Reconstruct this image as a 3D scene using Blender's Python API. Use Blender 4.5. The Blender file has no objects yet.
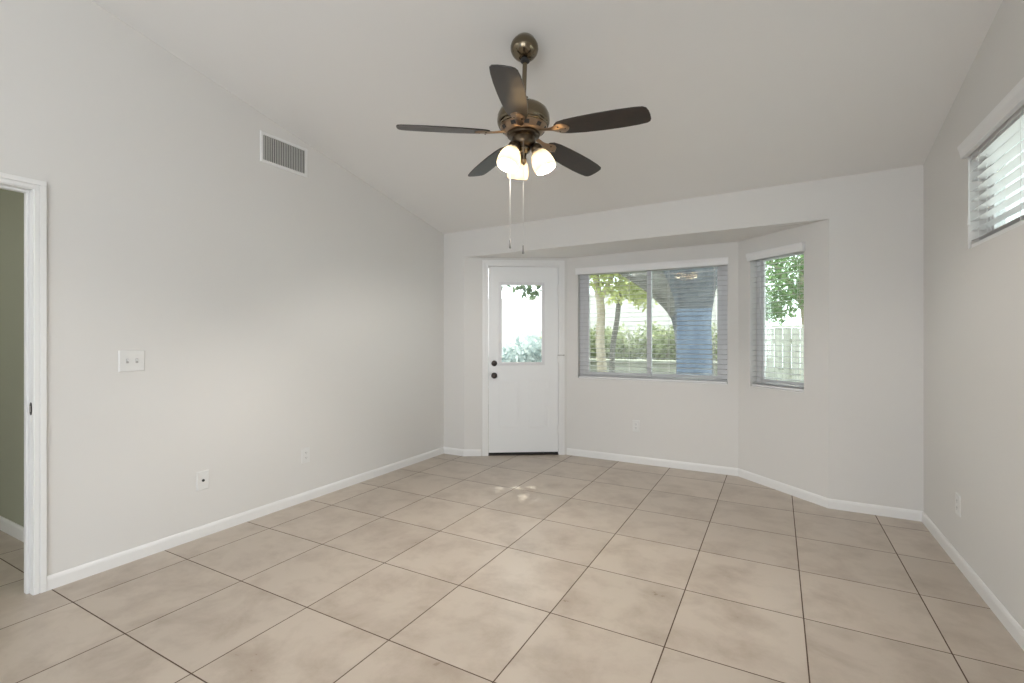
import bpy, bmesh, math, random
import numpy as np
from mathutils import Vector, Matrix

S = bpy.context.scene
C = S.collection
PI = math.pi
R = math.radians

# ------------------------------------------------------------------ camera, world, sun, daylight, exposure
TH = R(28.797)
CH = 1.26
cam_d = bpy.data.cameras.new('camera')
cam = bpy.data.objects.new('camera', cam_d)
C.objects.link(cam)
cam.location = (0, 0, CH)
cam.rotation_euler = (PI / 2, 0, TH)
cam_d.sensor_width = 36
cam_d.lens = 16.948
cam_d.shift_y = -3.5 / 1024
cam_d.clip_start = 0.05
S.camera = cam

S.view_settings.view_transform = 'Standard'
S.view_settings.look = 'None'
S.view_settings.exposure = 0.11
S.view_settings.gamma = 1.0
S.view_settings.use_curve_mapping = False
S.cycles.diffuse_bounces = 6
S.cycles.transparent_max_bounces = 16
S.cycles.sample_clamp_indirect = 30

world = bpy.data.worlds.new('sky')
S.world = world
world.use_nodes = True
wn = world.node_tree.nodes
wn['Background'].inputs['Color'].default_value = (0.90, 0.95, 1.0, 1)
wn['Background'].inputs['Strength'].default_value = 3.6

sun_d = bpy.data.lights.new('sun', 'SUN')
sun = bpy.data.objects.new('sun', sun_d)
C.objects.link(sun)
sun_d.energy = 6.5
sun_d.angle = R(0.6)
sun_d.color = (1.0, 0.94, 0.84)
sun.rotation_euler = Vector((0.42, -0.82, -0.85)).to_track_quat('-Z', 'Y').to_euler()


def area(name, loc, direction, sx, sy, power, color=(1, 1, 1)):
    d = bpy.data.lights.new(name, 'AREA')
    d.shape = 'RECTANGLE'
    d.size, d.size_y = sx, sy
    d.energy = power
    d.color = color
    o = bpy.data.objects.new(name, d)
    C.objects.link(o)
    o.location = loc
    o.rotation_euler = Vector(direction).to_track_quat('-Z', 'Z').to_euler()
    return o


# daylight through the rear glass door, then three added fill lights behind the camera
area('rear_door_daylight', (-2.03, -4.16, 1.03), (0, 1, 0), 0.94, 2.1, 8, (0.48, 0.68, 1.0))
area('rear_fill', (-0.2, -4.16, 1.2), (0, 1, 0), 1.8, 2.4, 34, (0.90, 0.94, 1.0))  # unseen source, added as broad fill for the room
area('side_fill', (1.06, -2.5, 1.2), (-1, 0, 0), 2.4, 2.4, 28, (0.90, 0.94, 1.0))  # unseen source, added to light the left wall
area('high_fill', (-3.42, -1.3, 2.98), (1, 0, -0.2), 2.5, 0.23, 42, (0.94, 0.97, 1.0))  # unseen source, added to brighten the right wall


# ------------------------------------------------------------------ materials
def mat(name, color, rough=0.6, metal=0.0, spec=0.5, coat=0.0):
    m = bpy.data.materials.new(name)
    m.use_nodes = True
    b = m.node_tree.nodes['Principled BSDF']
    b.inputs['Base Color'].default_value = (*color, 1)
    b.inputs['Roughness'].default_value = rough
    b.inputs['Metallic'].default_value = metal
    b.inputs['Specular IOR Level'].default_value = spec
    b.inputs['Coat Weight'].default_value = coat
    return m


def nodes(m):
    return m.node_tree.nodes, m.node_tree.links, m.node_tree.nodes['Principled BSDF']


def add_noise_bump(m, scale, strength, dist=0.002):
    n, l, b = nodes(m)
    g = n.new('ShaderNodeNewGeometry')
    t = n.new('ShaderNodeTexNoise')
    t.inputs['Scale'].default_value = scale
    t.inputs['Detail'].default_value = 3
    l.new(g.outputs['Position'], t.inputs['Vector'])
    u = n.new('ShaderNodeBump')
    u.inputs['Strength'].default_value = strength
    u.inputs['Distance'].default_value = dist
    l.new(t.outputs['Fac'], u.inputs['Height'])
    l.new(u.outputs['Normal'], b.inputs['Normal'])
    return m


def noise_color(m, c1, c2, scale, lo=0.35, hi=0.65, stretch=(1, 1, 1), detail=4):
    n, l, b = nodes(m)
    g = n.new('ShaderNodeNewGeometry')
    mp = n.new('ShaderNodeMapping')
    mp.inputs['Scale'].default_value = stretch
    t = n.new('ShaderNodeTexNoise')
    t.inputs['Scale'].default_value = scale
    t.inputs['Detail'].default_value = detail
    r = n.new('ShaderNodeValToRGB')
    r.color_ramp.elements[0].position = lo
    r.color_ramp.elements[1].position = hi
    r.color_ramp.elements[0].color = (*c1, 1)
    r.color_ramp.elements[1].color = (*c2, 1)
    l.new(g.outputs['Position'], mp.inputs['Vector'])
    l.new(mp.outputs['Vector'], t.inputs['Vector'])
    l.new(t.outputs['Fac'], r.inputs['Fac'])
    l.new(r.outputs['Color'], b.inputs['Base Color'])
    return m


M = {}
M['wall'] = add_noise_bump(mat('wall_paint', (0.705, 0.695, 0.672), 0.75, spec=0.3), 160, 0.06)
M['ceiling'] = add_noise_bump(mat('ceiling_paint', (0.79, 0.785, 0.77), 0.85, spec=0.2), 120, 0.08)
M['hall'] = mat('hall_paint', (0.36, 0.37, 0.29), 0.8, spec=0.2)
M['trim'] = mat('white_trim_paint', (0.80, 0.80, 0.79), 0.35)
M['door'] = mat('white_door_paint', (0.79, 0.80, 0.80), 0.32)
M['plate'] = mat('white_plate_plastic', (0.74, 0.74, 0.725), 0.3)
M['toggle'] = mat('switch_toggle_plastic', (0.45, 0.44, 0.42), 0.3)
M['slot'] = mat('dark_slot', (0.03, 0.03, 0.03), 0.6)
M['vinyl'] = mat('white_window_vinyl', (0.74, 0.74, 0.75), 0.3)
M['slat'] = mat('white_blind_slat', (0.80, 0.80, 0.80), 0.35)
M['backlit_slat'] = mat('backlit_blind_slat', (0.54, 0.54, 0.54), 0.4)  # white slats given a darker colour, to read as backlit against the windows
M['cord'] = mat('white_cord', (0.75, 0.75, 0.73), 0.7)
M['bronze'] = mat('oil_rubbed_bronze', (0.05, 0.04, 0.035), 0.35, 0.8)
M['steel'] = mat('brushed_nickel', (0.50, 0.49, 0.47), 0.3, 1.0)
M['rubber'] = mat('black_door_sweep', (0.01, 0.01, 0.01), 0.7)
M['brass'] = mat('antique_brass', (0.20, 0.165, 0.115), 0.17, 1.0)
M['dark_brass'] = mat('dark_antique_brass', (0.10, 0.075, 0.05), 0.3, 1.0)
M['chain'] = mat('steel_bead_chain', (0.30, 0.29, 0.27), 0.4, 0.3)
M['fob'] = mat('grey_metal_fob', (0.22, 0.21, 0.20), 0.4, 0.6)
M['iron'] = mat('polished_bracket_bronze', (0.36, 0.26, 0.18), 0.28, 1.0)
M['vent_fin'] = mat('grey_vent_fin', (0.50, 0.49, 0.46), 0.5)
M['vent_dark'] = mat('vent_duct_dark', (0.03, 0.03, 0.03), 0.8)
M['concrete'] = noise_color(mat('darkened_yard_ground', (0.5, 0.48, 0.45), 0.9), (0.13, 0.12, 0.09), (0.20, 0.19, 0.14), 2.0)  # kept dark so less light bounces onto the bay blinds
M['stucco'] = noise_color(mat('pale_stucco', (0.8, 0.74, 0.7), 0.9), (0.80, 0.75, 0.72), (0.90, 0.86, 0.83), 3.0)
M['block'] = noise_color(mat('planter_block', (0.4, 0.39, 0.33), 0.9), (0.36, 0.36, 0.30), (0.50, 0.49, 0.42), 6.0)
M['soil'] = mat('planter_soil', (0.06, 0.045, 0.03), 0.95)
M['fence'] = noise_color(mat('weathered_fence_wood', (0.6, 0.6, 0.54), 0.85), (0.52, 0.52, 0.46), (0.70, 0.69, 0.62), 6.0, stretch=(4, 4, 0.5))
M['bark'] = noise_color(mat('blue_grey_bark', (0.3, 0.33, 0.38), 0.9), (0.060, 0.066, 0.080), (0.125, 0.135, 0.155), 5.0, stretch=(2, 2, 0.6))
M['limb'] = noise_color(mat('grey_brown_bark', (0.2, 0.18, 0.15), 0.9), (0.10, 0.092, 0.082), (0.20, 0.19, 0.172), 7.0)
M['tan_bark'] = noise_color(mat('tan_bark', (0.5, 0.42, 0.32), 0.9), (0.40, 0.33, 0.25), (0.60, 0.52, 0.42), 8.0, stretch=(1, 1, 0.4))
M['roof'] = mat('eave_paint', (0.6, 0.58, 0.54), 0.8)

# fan blade: dark espresso laminate
M['blade'] = mat('espresso_blade', (0.02, 0.012, 0.008), 0.29, spec=0.75)
noise_color(M['blade'], (0.010, 0.006, 0.004), (0.022, 0.013, 0.008), 14, stretch=(1, 1, 1))


def tile_material():
    m = mat('beige_floor_tile', (0.55, 0.47, 0.39), 0.3, spec=0.45)
    n, l, b = nodes(m)
    g = n.new('ShaderNodeNewGeometry')
    sep = n.new('ShaderNodeSeparateXYZ')
    l.new(g.outputs['Position'], sep.inputs[0])
    T = 0.508 * 1.0206

    def math_(op, a, bb=None):
        q = n.new('ShaderNodeMath')
        q.operation = op
        for i, v in enumerate((a, bb)):
            if v is None:
                continue
            if isinstance(v, (int, float)):
                q.inputs[i].default_value = v
            else:
                l.new(v, q.inputs[i])
        return q.outputs[0]

    ids, dists = [], []
    for ax, off in ((0, (0.105 - 0.508 * 20) * 1.0206), (1, (2.53 - 0.508 * 20) * 1.0206)):
        u = math_('DIVIDE', math_('SUBTRACT', sep.outputs[ax], off), T)
        ids.append(math_('FLOOR', u))
        fr = math_('FRACT', u)
        dists.append(math_('MULTIPLY', math_('MINIMUM', fr, math_('SUBTRACT', 1.0, fr)), T))
    d = math_('MINIMUM', dists[0], dists[1])
    grout = math_('LESS_THAN', d, 0.0026)
    comb = n.new('ShaderNodeCombineXYZ')
    l.new(ids[0], comb.inputs[0])
    l.new(ids[1], comb.inputs[1])
    wnz = n.new('ShaderNodeTexWhiteNoise')
    wnz.noise_dimensions = '3D'
    l.new(comb.outputs[0], wnz.inputs['Vector'])
    # every tile shows its own piece of the cloudy pattern
    off = n.new('ShaderNodeVectorMath')
    off.operation = 'MULTIPLY_ADD'
    l.new(wnz.outputs['Color'], off.inputs[0])
    off.inputs[1].default_value = (17, 17, 17)
    l.new(g.outputs['Position'], off.inputs[2])
    t1 = n.new('ShaderNodeTexNoise')
    t1.inputs['Scale'].default_value = 4.0
    t1.inputs['Detail'].default_value = 6
    t1.inputs['Roughness'].default_value = 0.62
    t1.inputs['Distortion'].default_value = 0.25
    l.new(off.outputs[0], t1.inputs['Vector'])
    ramp = n.new('ShaderNodeValToRGB')
    e = ramp.color_ramp.elements
    e[0].position, e[1].position = 0.28, 0.56
    e[0].color = (0.365, 0.300, 0.240, 1)
    e[1].color = (0.495, 0.428, 0.358, 1)
    l.new(t1.outputs['Fac'], ramp.inputs['Fac'])
    hsv = n.new('ShaderNodeHueSaturation')
    l.new(ramp.outputs['Color'], hsv.inputs['Color'])
    l.new(math_('ADD', 0.95, math_('MULTIPLY', wnz.outputs['Value'], 0.10)), hsv.inputs['Value'])
    mix = n.new('ShaderNodeMix')
    mix.data_type = 'RGBA'
    l.new(grout, mix.inputs['Factor'])
    l.new(hsv.outputs['Color'], mix.inputs['A'])
    mix.inputs['B'].default_value = (0.085, 0.052, 0.032, 1)
    l.new(mix.outputs['Result'], b.inputs['Base Color'])
    rr = math_('ADD', math_('MULTIPLY', t1.outputs['Fac'], 0.12), 0.24)
    l.new(math_('MAXIMUM', rr, math_('MULTIPLY', grout, 0.85)), b.inputs['Roughness'])
    # soft rounded tile edges
    h = n.new('ShaderNodeMapRange')
    h.inputs['From Min'].default_value = 0.001
    h.inputs['From Max'].default_value = 0.006
    l.new(d, h.inputs['Value'])
    bump = n.new('ShaderNodeBump')
    bump.inputs['Distance'].default_value = 0.0015
    bump.inputs['Strength'].default_value = 0.5
    l.new(h.outputs['Result'], bump.inputs['Height'])
    l.new(bump.outputs['Normal'], b.inputs['Normal'])
    return m


M['tile'] = tile_material()


def glass_material():
    m = bpy.data.materials.new('window_glass')
    m.use_nodes = True
    n, l = m.node_tree.nodes, m.node_tree.links
    n.remove(n['Principled BSDF'])
    out = n['Material Output']
    tr = n.new('ShaderNodeBsdfTransparent')
    tr.inputs['Color'].default_value = (0.96, 0.985, 0.97, 1)
    gl = n.new('ShaderNodeBsdfGlossy')
    gl.inputs['Roughness'].default_value = 0.0
    fr = n.new('ShaderNodeFresnel')
    gm = n.new('ShaderNodeNewGeometry')
    mm = n.new('ShaderNodeMath')
    mm.operation = 'MULTIPLY_ADD'
    l.new(gm.outputs['Backfacing'], mm.inputs[0])
    mm.inputs[1].default_value = 1 / 1.70 - 1.70
    mm.inputs[2].default_value = 1.70
    l.new(mm.outputs[0], fr.inputs['IOR'])
    mx = n.new('ShaderNodeMixShader')
    l.new(fr.outputs[0], mx.inputs[0])
    l.new(tr.outputs[0], mx.inputs[1])
    l.new(gl.outputs[0], mx.inputs[2])
    l.new(mx.outputs[0], out.inputs['Surface'])
    return m


M['glass'] = glass_material()


def leaf_material(name, c1, c2, trans=0.45):
    m = bpy.data.materials.new(name)
    m.use_nodes = True
    n, l = m.node_tree.nodes, m.node_tree.links
    n.remove(n['Principled BSDF'])
    out = n['Material Output']
    g = n.new('ShaderNodeNewGeometry')
    r = n.new('ShaderNodeValToRGB')
    r.color_ramp.elements[0].color = (*c1, 1)
    r.color_ramp.elements[1].color = (*c2, 1)
    l.new(g.outputs['Random Per Island'], r.inputs['Fac'])
    d = n.new('ShaderNodeBsdfDiffuse')
    t = n.new('ShaderNodeBsdfTranslucent')
    mx = n.new('ShaderNodeMixShader')
    mx.inputs[0].default_value = trans
    l.new(r.outputs['Color'], d.inputs['Color'])
    l.new(r.outputs['Color'], t.inputs['Color'])
    l.new(d.outputs[0], mx.inputs[1])
    l.new(t.outputs[0], mx.inputs[2])
    l.new(mx.outputs[0], out.inputs['Surface'])
    return m


M['leaf_yellow'] = leaf_material('yellow_green_leaf', (0.42, 0.48, 0.12), (0.78, 0.80, 0.38), 0.5)
M['leaf_green'] = leaf_material('green_leaf', (0.10, 0.20, 0.06), (0.32, 0.48, 0.20), 0.45)
M['leaf_hedge'] = leaf_material('hedge_leaf', (0.20, 0.25, 0.11), (0.60, 0.62, 0.42), 0.4)
M['leaf_blue'] = leaf_material('blue_green_leaf', (0.30, 0.38, 0.38), (0.66, 0.72, 0.70), 0.35)
M['leaf_dark'] = leaf_material('dark_spray_leaf', (0.06, 0.10, 0.06), (0.18, 0.24, 0.14), 0.3)


def shade_material():
    m = bpy.data.materials.new('frosted_lamp_glass')
    m.use_nodes = True
    n, l = m.node_tree.nodes, m.node_tree.links
    n.remove(n['Principled BSDF'])
    out = n['Material Output']
    d = n.new('ShaderNodeBsdfDiffuse')
    d.inputs['Color'].default_value = (0.40, 0.36, 0.29, 1)
    t = n.new('ShaderNodeBsdfTranslucent')
    t.inputs['Color'].default_value = (0.019, 0.0140, 0.0082, 1)
    mx = n.new('ShaderNodeMixShader')
    mx.inputs[0].default_value = 0.5
    gl = n.new('ShaderNodeBsdfGlossy')
    gl.inputs['Roughness'].default_value = 0.25
    m2 = n.new('ShaderNodeMixShader')
    m2.inputs[0].default_value = 0.04
    l.new(d.outputs[0], mx.inputs[1])
    l.new(t.outputs[0], mx.inputs[2])
    l.new(mx.outputs[0], m2.inputs[1])
    l.new(gl.outputs[0], m2.inputs[2])
    l.new(m2.outputs[0], out.inputs['Surface'])
    return m


M['shade'] = shade_material()


def emit(name, color, strength):
    m = bpy.data.materials.new(name)
    m.use_nodes = True
    b = m.node_tree.nodes['Principled BSDF']
    b.inputs['Base Color'].default_value = (*color, 1)
    b.inputs['Emission Color'].default_value = (*color, 1)
    b.inputs['Emission Strength'].default_value = strength
    return m


M['bulb'] = emit('lit_bulb', (1.0, 0.80, 0.52), 6.0)


# ------------------------------------------------------------------ mesh helpers
def box(bm, x0, x1, y0, y1, z0, z1, mx=None):
    vs = [bm.verts.new(p) for p in ((x0, y0, z0), (x1, y0, z0), (x1, y1, z0), (x0, y1, z0),
                                    (x0, y0, z1), (x1, y0, z1), (x1, y1, z1), (x0, y1, z1))]
    fs = [bm.faces.new([vs[i] for i in f]) for f in
          ((0, 3, 2, 1), (4, 5, 6, 7), (0, 1, 5, 4), (1, 2, 6, 5), (2, 3, 7, 6), (3, 0, 4, 7))]
    if mx is not None:
        for v in vs:
            v.co = mx @ v.co
    return fs


def prism(bm, poly, a, b, f):
    """poly: 2D points; f(u, v, w) -> 3D point; extruded from w=a to w=b."""
    n = len(poly)
    A = [bm.verts.new(f(u, v, a)) for u, v in poly]
    B = [bm.verts.new(f(u, v, b)) for u, v in poly]
    bm.faces.new(A)
    bm.faces.new(B[::-1])
    for i in range(n):
        j = (i + 1) % n
        bm.faces.new((A[i], B[i], B[j], A[j]))


def lathe(bm, prof, seg=32, mx=None, cap=True):
    rings = []
    for r, z in prof:
        ring = []
        for k in range(seg):
            a = 2 * PI * k / seg
            p = Vector((r * math.cos(a), r * math.sin(a), z))
            ring.append(bm.verts.new(mx @ p if mx is not None else p))
        rings.append(ring)
    for A, B in zip(rings, rings[1:]):
        for k in range(seg):
            j = (k + 1) % seg
            bm.faces.new((A[k], A[j], B[j], B[k]))
    if cap:
        bm.faces.new(rings[0][::-1])
        bm.faces.new(rings[-1])


def tube(bm, pts, radii, seg=12, cap=True):
    pts = [Vector(p) for p in pts]
    if isinstance(radii, (int, float)):
        radii = [radii] * len(pts)
    rings = []
    prev = None
    for i, p in enumerate(pts):
        t = (pts[min(i + 1, len(pts) - 1)] - pts[max(i - 1, 0)]).normalized()
        if prev is None:
            ref = Vector((0, 0, 1)) if abs(t.z) < 0.9 else Vector((1, 0, 0))
            u = t.cross(ref).normalized()
        else:
            u = (prev - t * prev.dot(t)).normalized()
        prev = u
        v = t.cross(u)
        rings.append([bm.verts.new(p + (u * math.cos(2 * PI * k / seg) + v * math.sin(2 * PI * k / seg)) * radii[i])
                      for k in range(seg)])
    for A, B in zip(rings, rings[1:]):
        for k in range(seg):
            j = (k + 1) % seg
            bm.faces.new((A[k], A[j], B[j], B[k]))
    if cap:
        bm.faces.new(rings[0][::-1])
        bm.faces.new(rings[-1])


def smooth_path(pts, n=6):
    """Catmull-Rom through points of (x, y, z, r)."""
    P = [Vector(p) for p in pts]
    out = []
    for i in range(len(P) - 1):
        p0, p1, p2, p3 = P[max(i - 1, 0)], P[i], P[i + 1], P[min(i + 2, len(P) - 1)]
        for k in range(n):
            t = k / n
            out.append(0.5 * ((2 * p1) + (p2 - p0) * t + (2 * p0 - 5 * p1 + 4 * p2 - p3) * t * t
                              + (3 * p1 - p0 - 3 * p2 + p3) * t ** 3))
    out.append(P[-1])
    return [tuple(o)[:3] for o in out], [o[3] for o in out]


def obj(name, bm, m, parent=None, bevel=0.0, smooth=False, mw=None):
    bmesh.ops.recalc_face_normals(bm, faces=bm.faces)
    if smooth:
        for f in bm.faces:
            f.smooth = True
        lim = R(38)
        for e in bm.edges:
            if len(e.link_faces) == 2 and e.calc_face_angle(0) > lim:
                e.smooth = False
    me = bpy.data.meshes.new(name)
    bm.to_mesh(me)
    bm.free()
    me.materials.append(m)
    o = bpy.data.objects.new(name, me)
    C.objects.link(o)
    if parent is not None:
        o.parent = parent
    if mw is not None:
        o.matrix_local = mw
    if bevel:
        b = o.modifiers.new('bevel', 'BEVEL')
        b.width = bevel
        b.segments = 2
        b.limit_method = 'ANGLE'
        b.angle_limit = R(40)
    return o


def struct(name, bm, m, label=None, **k):
    o = obj(name, bm, m, **k)
    if k.get('parent') is None:
        o['kind'] = 'structure'
        o['category'] = name.split('_')[0]
        o['label'] = label or name.replace('_', ' ')
    return o


def empty(name, loc=(0, 0, 0), rz=0.0, label=None, cat=None, group=None, kind=None, mw=None):
    o = bpy.data.objects.new(name, None)
    C.objects.link(o)
    o.empty_display_size = 0.1
    if mw is not None:
        o.matrix_world = mw
    else:
        o.location = loc
        o.rotation_euler = (0, 0, rz)
    if label:
        o['label'] = label
        o['category'] = cat
    if group:
        o['group'] = group
    if kind:
        o['kind'] = kind
    return o


# ------------------------------------------------------------------ room dimensions
ZF = -0.026                     # floor level (heights are counted from 1.26 m under the camera)
XL, XR = -3.262, 0.90           # inner faces of left and right walls
YB = 4.35                       # header plane / far wall stubs
YW = 4.955                      # window wall of the bay
YREAR = -4.0
YRIDGE = -0.8
P0 = Vector((-2.985, 4.35))      # bay left corner
P1 = Vector((-2.03, YW))        # door wall meets window wall
Q0 = Vector((-0.315, YW))       # window wall meets the right bay wall
Q1 = Vector((0.345, YB))        # bay right corner
WT = 0.14
WL = 0.10


def ceil_z(x, y):
    t = (x - XL) / (XR - XL)
    z4 = 2.42 + (2.475 - 2.42) * t
    sl = 0.2135 + (0.236 - 0.2135) * t
    if y >= YRIDGE:
        return z4 + sl * (YB - y)
    return z4 + sl * (YB - YRIDGE) - 0.2 * (YRIDGE - y)


def bay_frame(p, q):
    """local s along p->q (x), n outward (y), z up"""
    d = (q - p).normalized()
    n = Vector((-d.y, d.x))
    return Matrix(((d.x, n.x, 0, p.x), (d.y, n.y, 0, p.y), (0, 0, 1, 0), (0, 0, 0, 1)))


def wall_with_hole(bm, L, T, top, hole, mx, s0=0.0):
    a, b, z0, z1 = hole
    box(bm, s0, a, 0, T, ZF, top, mx)
    box(bm, b, L, 0, T, ZF, top, mx)
    if z0 > 0:
        box(bm, a, b, 0, T, ZF, z0, mx)
    box(bm, a, b, 0, T, z1, top, mx)


# ------------------------------------------------------------------ floor, ceiling, walls
bm = bmesh.new()
out_poly = [(XL - 2.9, YREAR - 0.2), (XR + WT, YREAR - 0.2), (XR + WT, YB + 0.1), (Q1.x + 0.1, Q1.y + 0.1),
            (Q0.x + 0.06, YW + WT), (P1.x - 0.04, YW + WT), (P0.x - 0.08, P0.y + 0.12), (XL - WT, YB + 0.12), (XL - WT, 1.4), (XL - 2.9, 1.4)]
prism(bm, out_poly, ZF - 0.10, ZF, lambda u, v, w: Vector((u, v, w)))
struct('floor', bm, M['tile'], 'beige square ceramic tile floor with thin dark grout lines')

bm = bmesh.new()
nx, ny = 8, 24
ys = [YB + 0.13 + (YRIDGE - YB - 0.13) * i / ny for i in range(ny + 1)] + [YREAR - 0.14]
xs = [XL - 0.14 + (XR - XL + 0.28) * i / nx for i in range(nx + 1)]
lo = [[bm.verts.new((x, y, ceil_z(x, y))) for x in xs] for y in ys]
hi = [[bm.verts.new((x, y, ceil_z(x, y) + 0.16)) for x in xs] for y in ys]
for i in range(len(ys) - 1):
    for j in range(nx):
        bm.faces.new((lo[i][j], lo[i][j + 1], lo[i + 1][j + 1], lo[i + 1][j]))
        bm.faces.new((hi[i][j], hi[i + 1][j], hi[i + 1][j + 1], hi[i][j + 1]))
for i in range(len(ys) - 1):
    bm.faces.new((lo[i][0], lo[i + 1][0], hi[i + 1][0], hi[i][0]))
    bm.faces.new((lo[i][nx], hi[i][nx], hi[i + 1][nx], lo[i + 1][nx]))
for j in range(nx):
    bm.faces.new((lo[0][j], hi[0][j], hi[0][j + 1], lo[0][j + 1]))
    bm.faces.new((lo[-1][j], lo[-1][j + 1], hi[-1][j + 1], hi[-1][j]))
struct('ceiling', bm, M['ceiling'], 'pale vaulted ceiling sloping down to the bay wall', smooth=True)

# left wall with the cased doorway
DY0, DY1, DZ = 0.02, 0.977, 2.022
bm = bmesh.new()
cz = lambda y: ceil_z(XL, y) + 0.03
fl = lambda u, v, w: Vector((w, u, v))
HW = (-2.6, 0.0, 2.86, 3.10)                 # unseen slot, added for the light that brightens the right wall
prism(bm, [(YREAR, ZF), (HW[0], ZF), (HW[0], cz(HW[0])), (YREAR, cz(YREAR))], XL - WL, XL, fl)
prism(bm, [(HW[0], ZF), (HW[1], ZF), (HW[1], HW[2]), (HW[0], HW[2])], XL - WL, XL, fl)
prism(bm, [(HW[0], HW[3]), (HW[1], HW[3]), (HW[1], cz(HW[1])), (YRIDGE, cz(YRIDGE)), (HW[0], cz(HW[0]))], XL - WL, XL, fl)
prism(bm, [(HW[1], ZF), (DY0, ZF), (DY0, DZ), (DY1, DZ), (DY1, ZF), (YB + 0.12, ZF), (YB + 0.12, cz(YB)), (HW[1], cz(HW[1]))],
      XL - WL, XL, lambda u, v, w: Vector((w, u, v)))
struct('wall_left', bm, M['wall'], 'plain pale greige wall on the left with the doorway')

# right wall with the high window
RW = (1.70, 3.452, 1.735, 2.262)
bm = bmesh.new()
cz = lambda y: ceil_z(XR, y) + 0.03
fx = lambda u, v, w: Vector((w, u, v))
prism(bm, [(YREAR, ZF), (-3.7, ZF), (-3.7, 2.4), (-1.3, 2.4), (-1.3, ZF), (RW[0], ZF), (RW[0], cz(RW[0])), (YRIDGE, cz(YRIDGE)), (YREAR, cz(YREAR))], XR, XR + WT, fx)  # rearmost gap is added to let the side fill light in
prism(bm, [(RW[1], ZF), (YB + 0.12, ZF), (YB + 0.12, cz(YB)), (RW[1], cz(RW[1]))], XR, XR + WT, fx)
prism(bm, [(RW[0], ZF), (RW[1], ZF), (RW[1], RW[2]), (RW[0], RW[2])], XR, XR + WT, fx)
prism(bm, [(RW[0], RW[3]), (RW[1], RW[3]), (RW[1], cz(RW[1])), (RW[0], cz(RW[0]))], XR, XR + WT, fx)
struct('wall_right', bm, M['wall'], 'plain pale greige wall on the right with the high window')

# far wall: two stubs and the header over the bay
ZS_L, ZS_R = 2.140, 2.161
bm = bmesh.new()
fy = lambda u, v, w: Vector((u, w, v))
czx = lambda x: ceil_z(x, YB) + 0.03
prism(bm, [(XL - 0.02, ZF), (P0.x, ZF), (P0.x, ZS_L), (Q1.x, ZS_R), (Q1.x, ZF), (XR + 0.02, ZF), (XR + 0.02, czx(XR)), (XL - 0.02, czx(XL))], YB, YB + 0.12, fy)
struct('wall_back', bm, M['wall'], 'pale greige far wall with the header over the bay')

# bay soffit
bm = bmesh.new()
sof = [(P0.x, YB + 0.001, ZS_L), (P0.x - 0.05, P0.y + 0.12, 2.135), (P1.x - 0.05, YW + 0.10, 2.137), (Q0.x + 0.06, YW + 0.10, 2.160), (Q1.x + 0.10, Q1.y + 0.12, 2.161), (Q1.x, YB + 0.001, ZS_R)]
A = [bm.verts.new(p) for p in sof]
B = [bm.verts.new((p[0], p[1], 2.36)) for p in sof]
bm.faces.new(A)
bm.faces.new(B[::-1])
for i in range(6):
    bm.faces.new((A[i], B[i], B[(i + 1) % 6], A[(i + 1) % 6]))
struct('ceiling_bay', bm, M['ceiling'], 'low flat soffit over the bay')

TOP = 2.25
MXD = bay_frame(P0, P1)            # door wall
LD = (P1 - P0).length
MXC = bay_frame(P1, Q0)            # window wall
LC = (Q0 - P1).length
MXE = bay_frame(Q0, Q1)            # right bay wall
LE = (Q1 - Q0).length


def s_on(px, p, q):
    """distance along p->q of the point seen at image column px (only used to place the openings)"""
    u = (px - 512) / 482.084
    r = Vector((-math.sin(TH) + math.cos(TH) * u, math.cos(TH) + math.sin(TH) * u))
    d = (q - p).normalized()
    n = Vector((-d.y, d.x))
    t = n.dot(p) / n.dot(r)
    return (r * t - p).dot(d)



sd0, sd1 = s_on(488.6, P0, P1), s_on(558.2, P0, P1)            # door leaf along the door wall
bm = bmesh.new()
wall_with_hole(bm, LD, WT, TOP, (sd0 - 0.022, sd1 + 0.022, ZF, 2.062), MXD)
struct('wall_bay_left', bm, M['wall'], 'angled bay wall that holds the white door')

sc0, sc1 = -1.905 - P1.x, -0.408 - P1.x
WZ0, WZ1 = 0.820, 2.010
bm = bmesh.new()
wall_with_hole(bm, LC, WT, TOP, (sc0, sc1, WZ0, WZ1), MXC)
struct('wall_bay_center', bm, M['wall'], 'middle bay wall under and around the wide window')

se0, se1 = s_on(750, Q0, Q1), s_on(803.8, Q0, Q1)
bm = bmesh.new()
wall_with_hole(bm, LE, WT, TOP, (se0, se1, WZ0, WZ1), MXE)
struct('wall_bay_right', bm, M['wall'], 'angled bay wall that holds the narrow window')

# rear wall behind the camera, with the glass door gap and a wide opening added for fill light
bm = bmesh.new()
czr = lambda x: ceil_z(x, YREAR) + 0.03
prism(bm, [(XL - WT, ZF), (-2.5, ZF), (-2.5, 2.08), (-1.56, 2.08), (-1.56, ZF), (-1.1, ZF), (-1.1, 2.4), (0.7, 2.4), (0.7, ZF), (XR + WT, ZF), (XR + WT, czr(XR)), (XL - WT, czr(XL))], YREAR - 0.12, YREAR, fy)
struct('wall_rear', bm, M['wall'], 'rear wall behind the camera with a wide opening added for fill light')

bm = bmesh.new(); box(bm, -3.3, -1.15, -5.0, -4.9, -0.3, 2.9)  # unseen panel, added to keep bright sky out of the door reflection
struct('wall_rear_yard', bm, mat('dark_sky_block', (0.12, 0.13, 0.15), 0.9), 'unseen dark panel added to block the sky behind the rear glass door')

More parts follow.
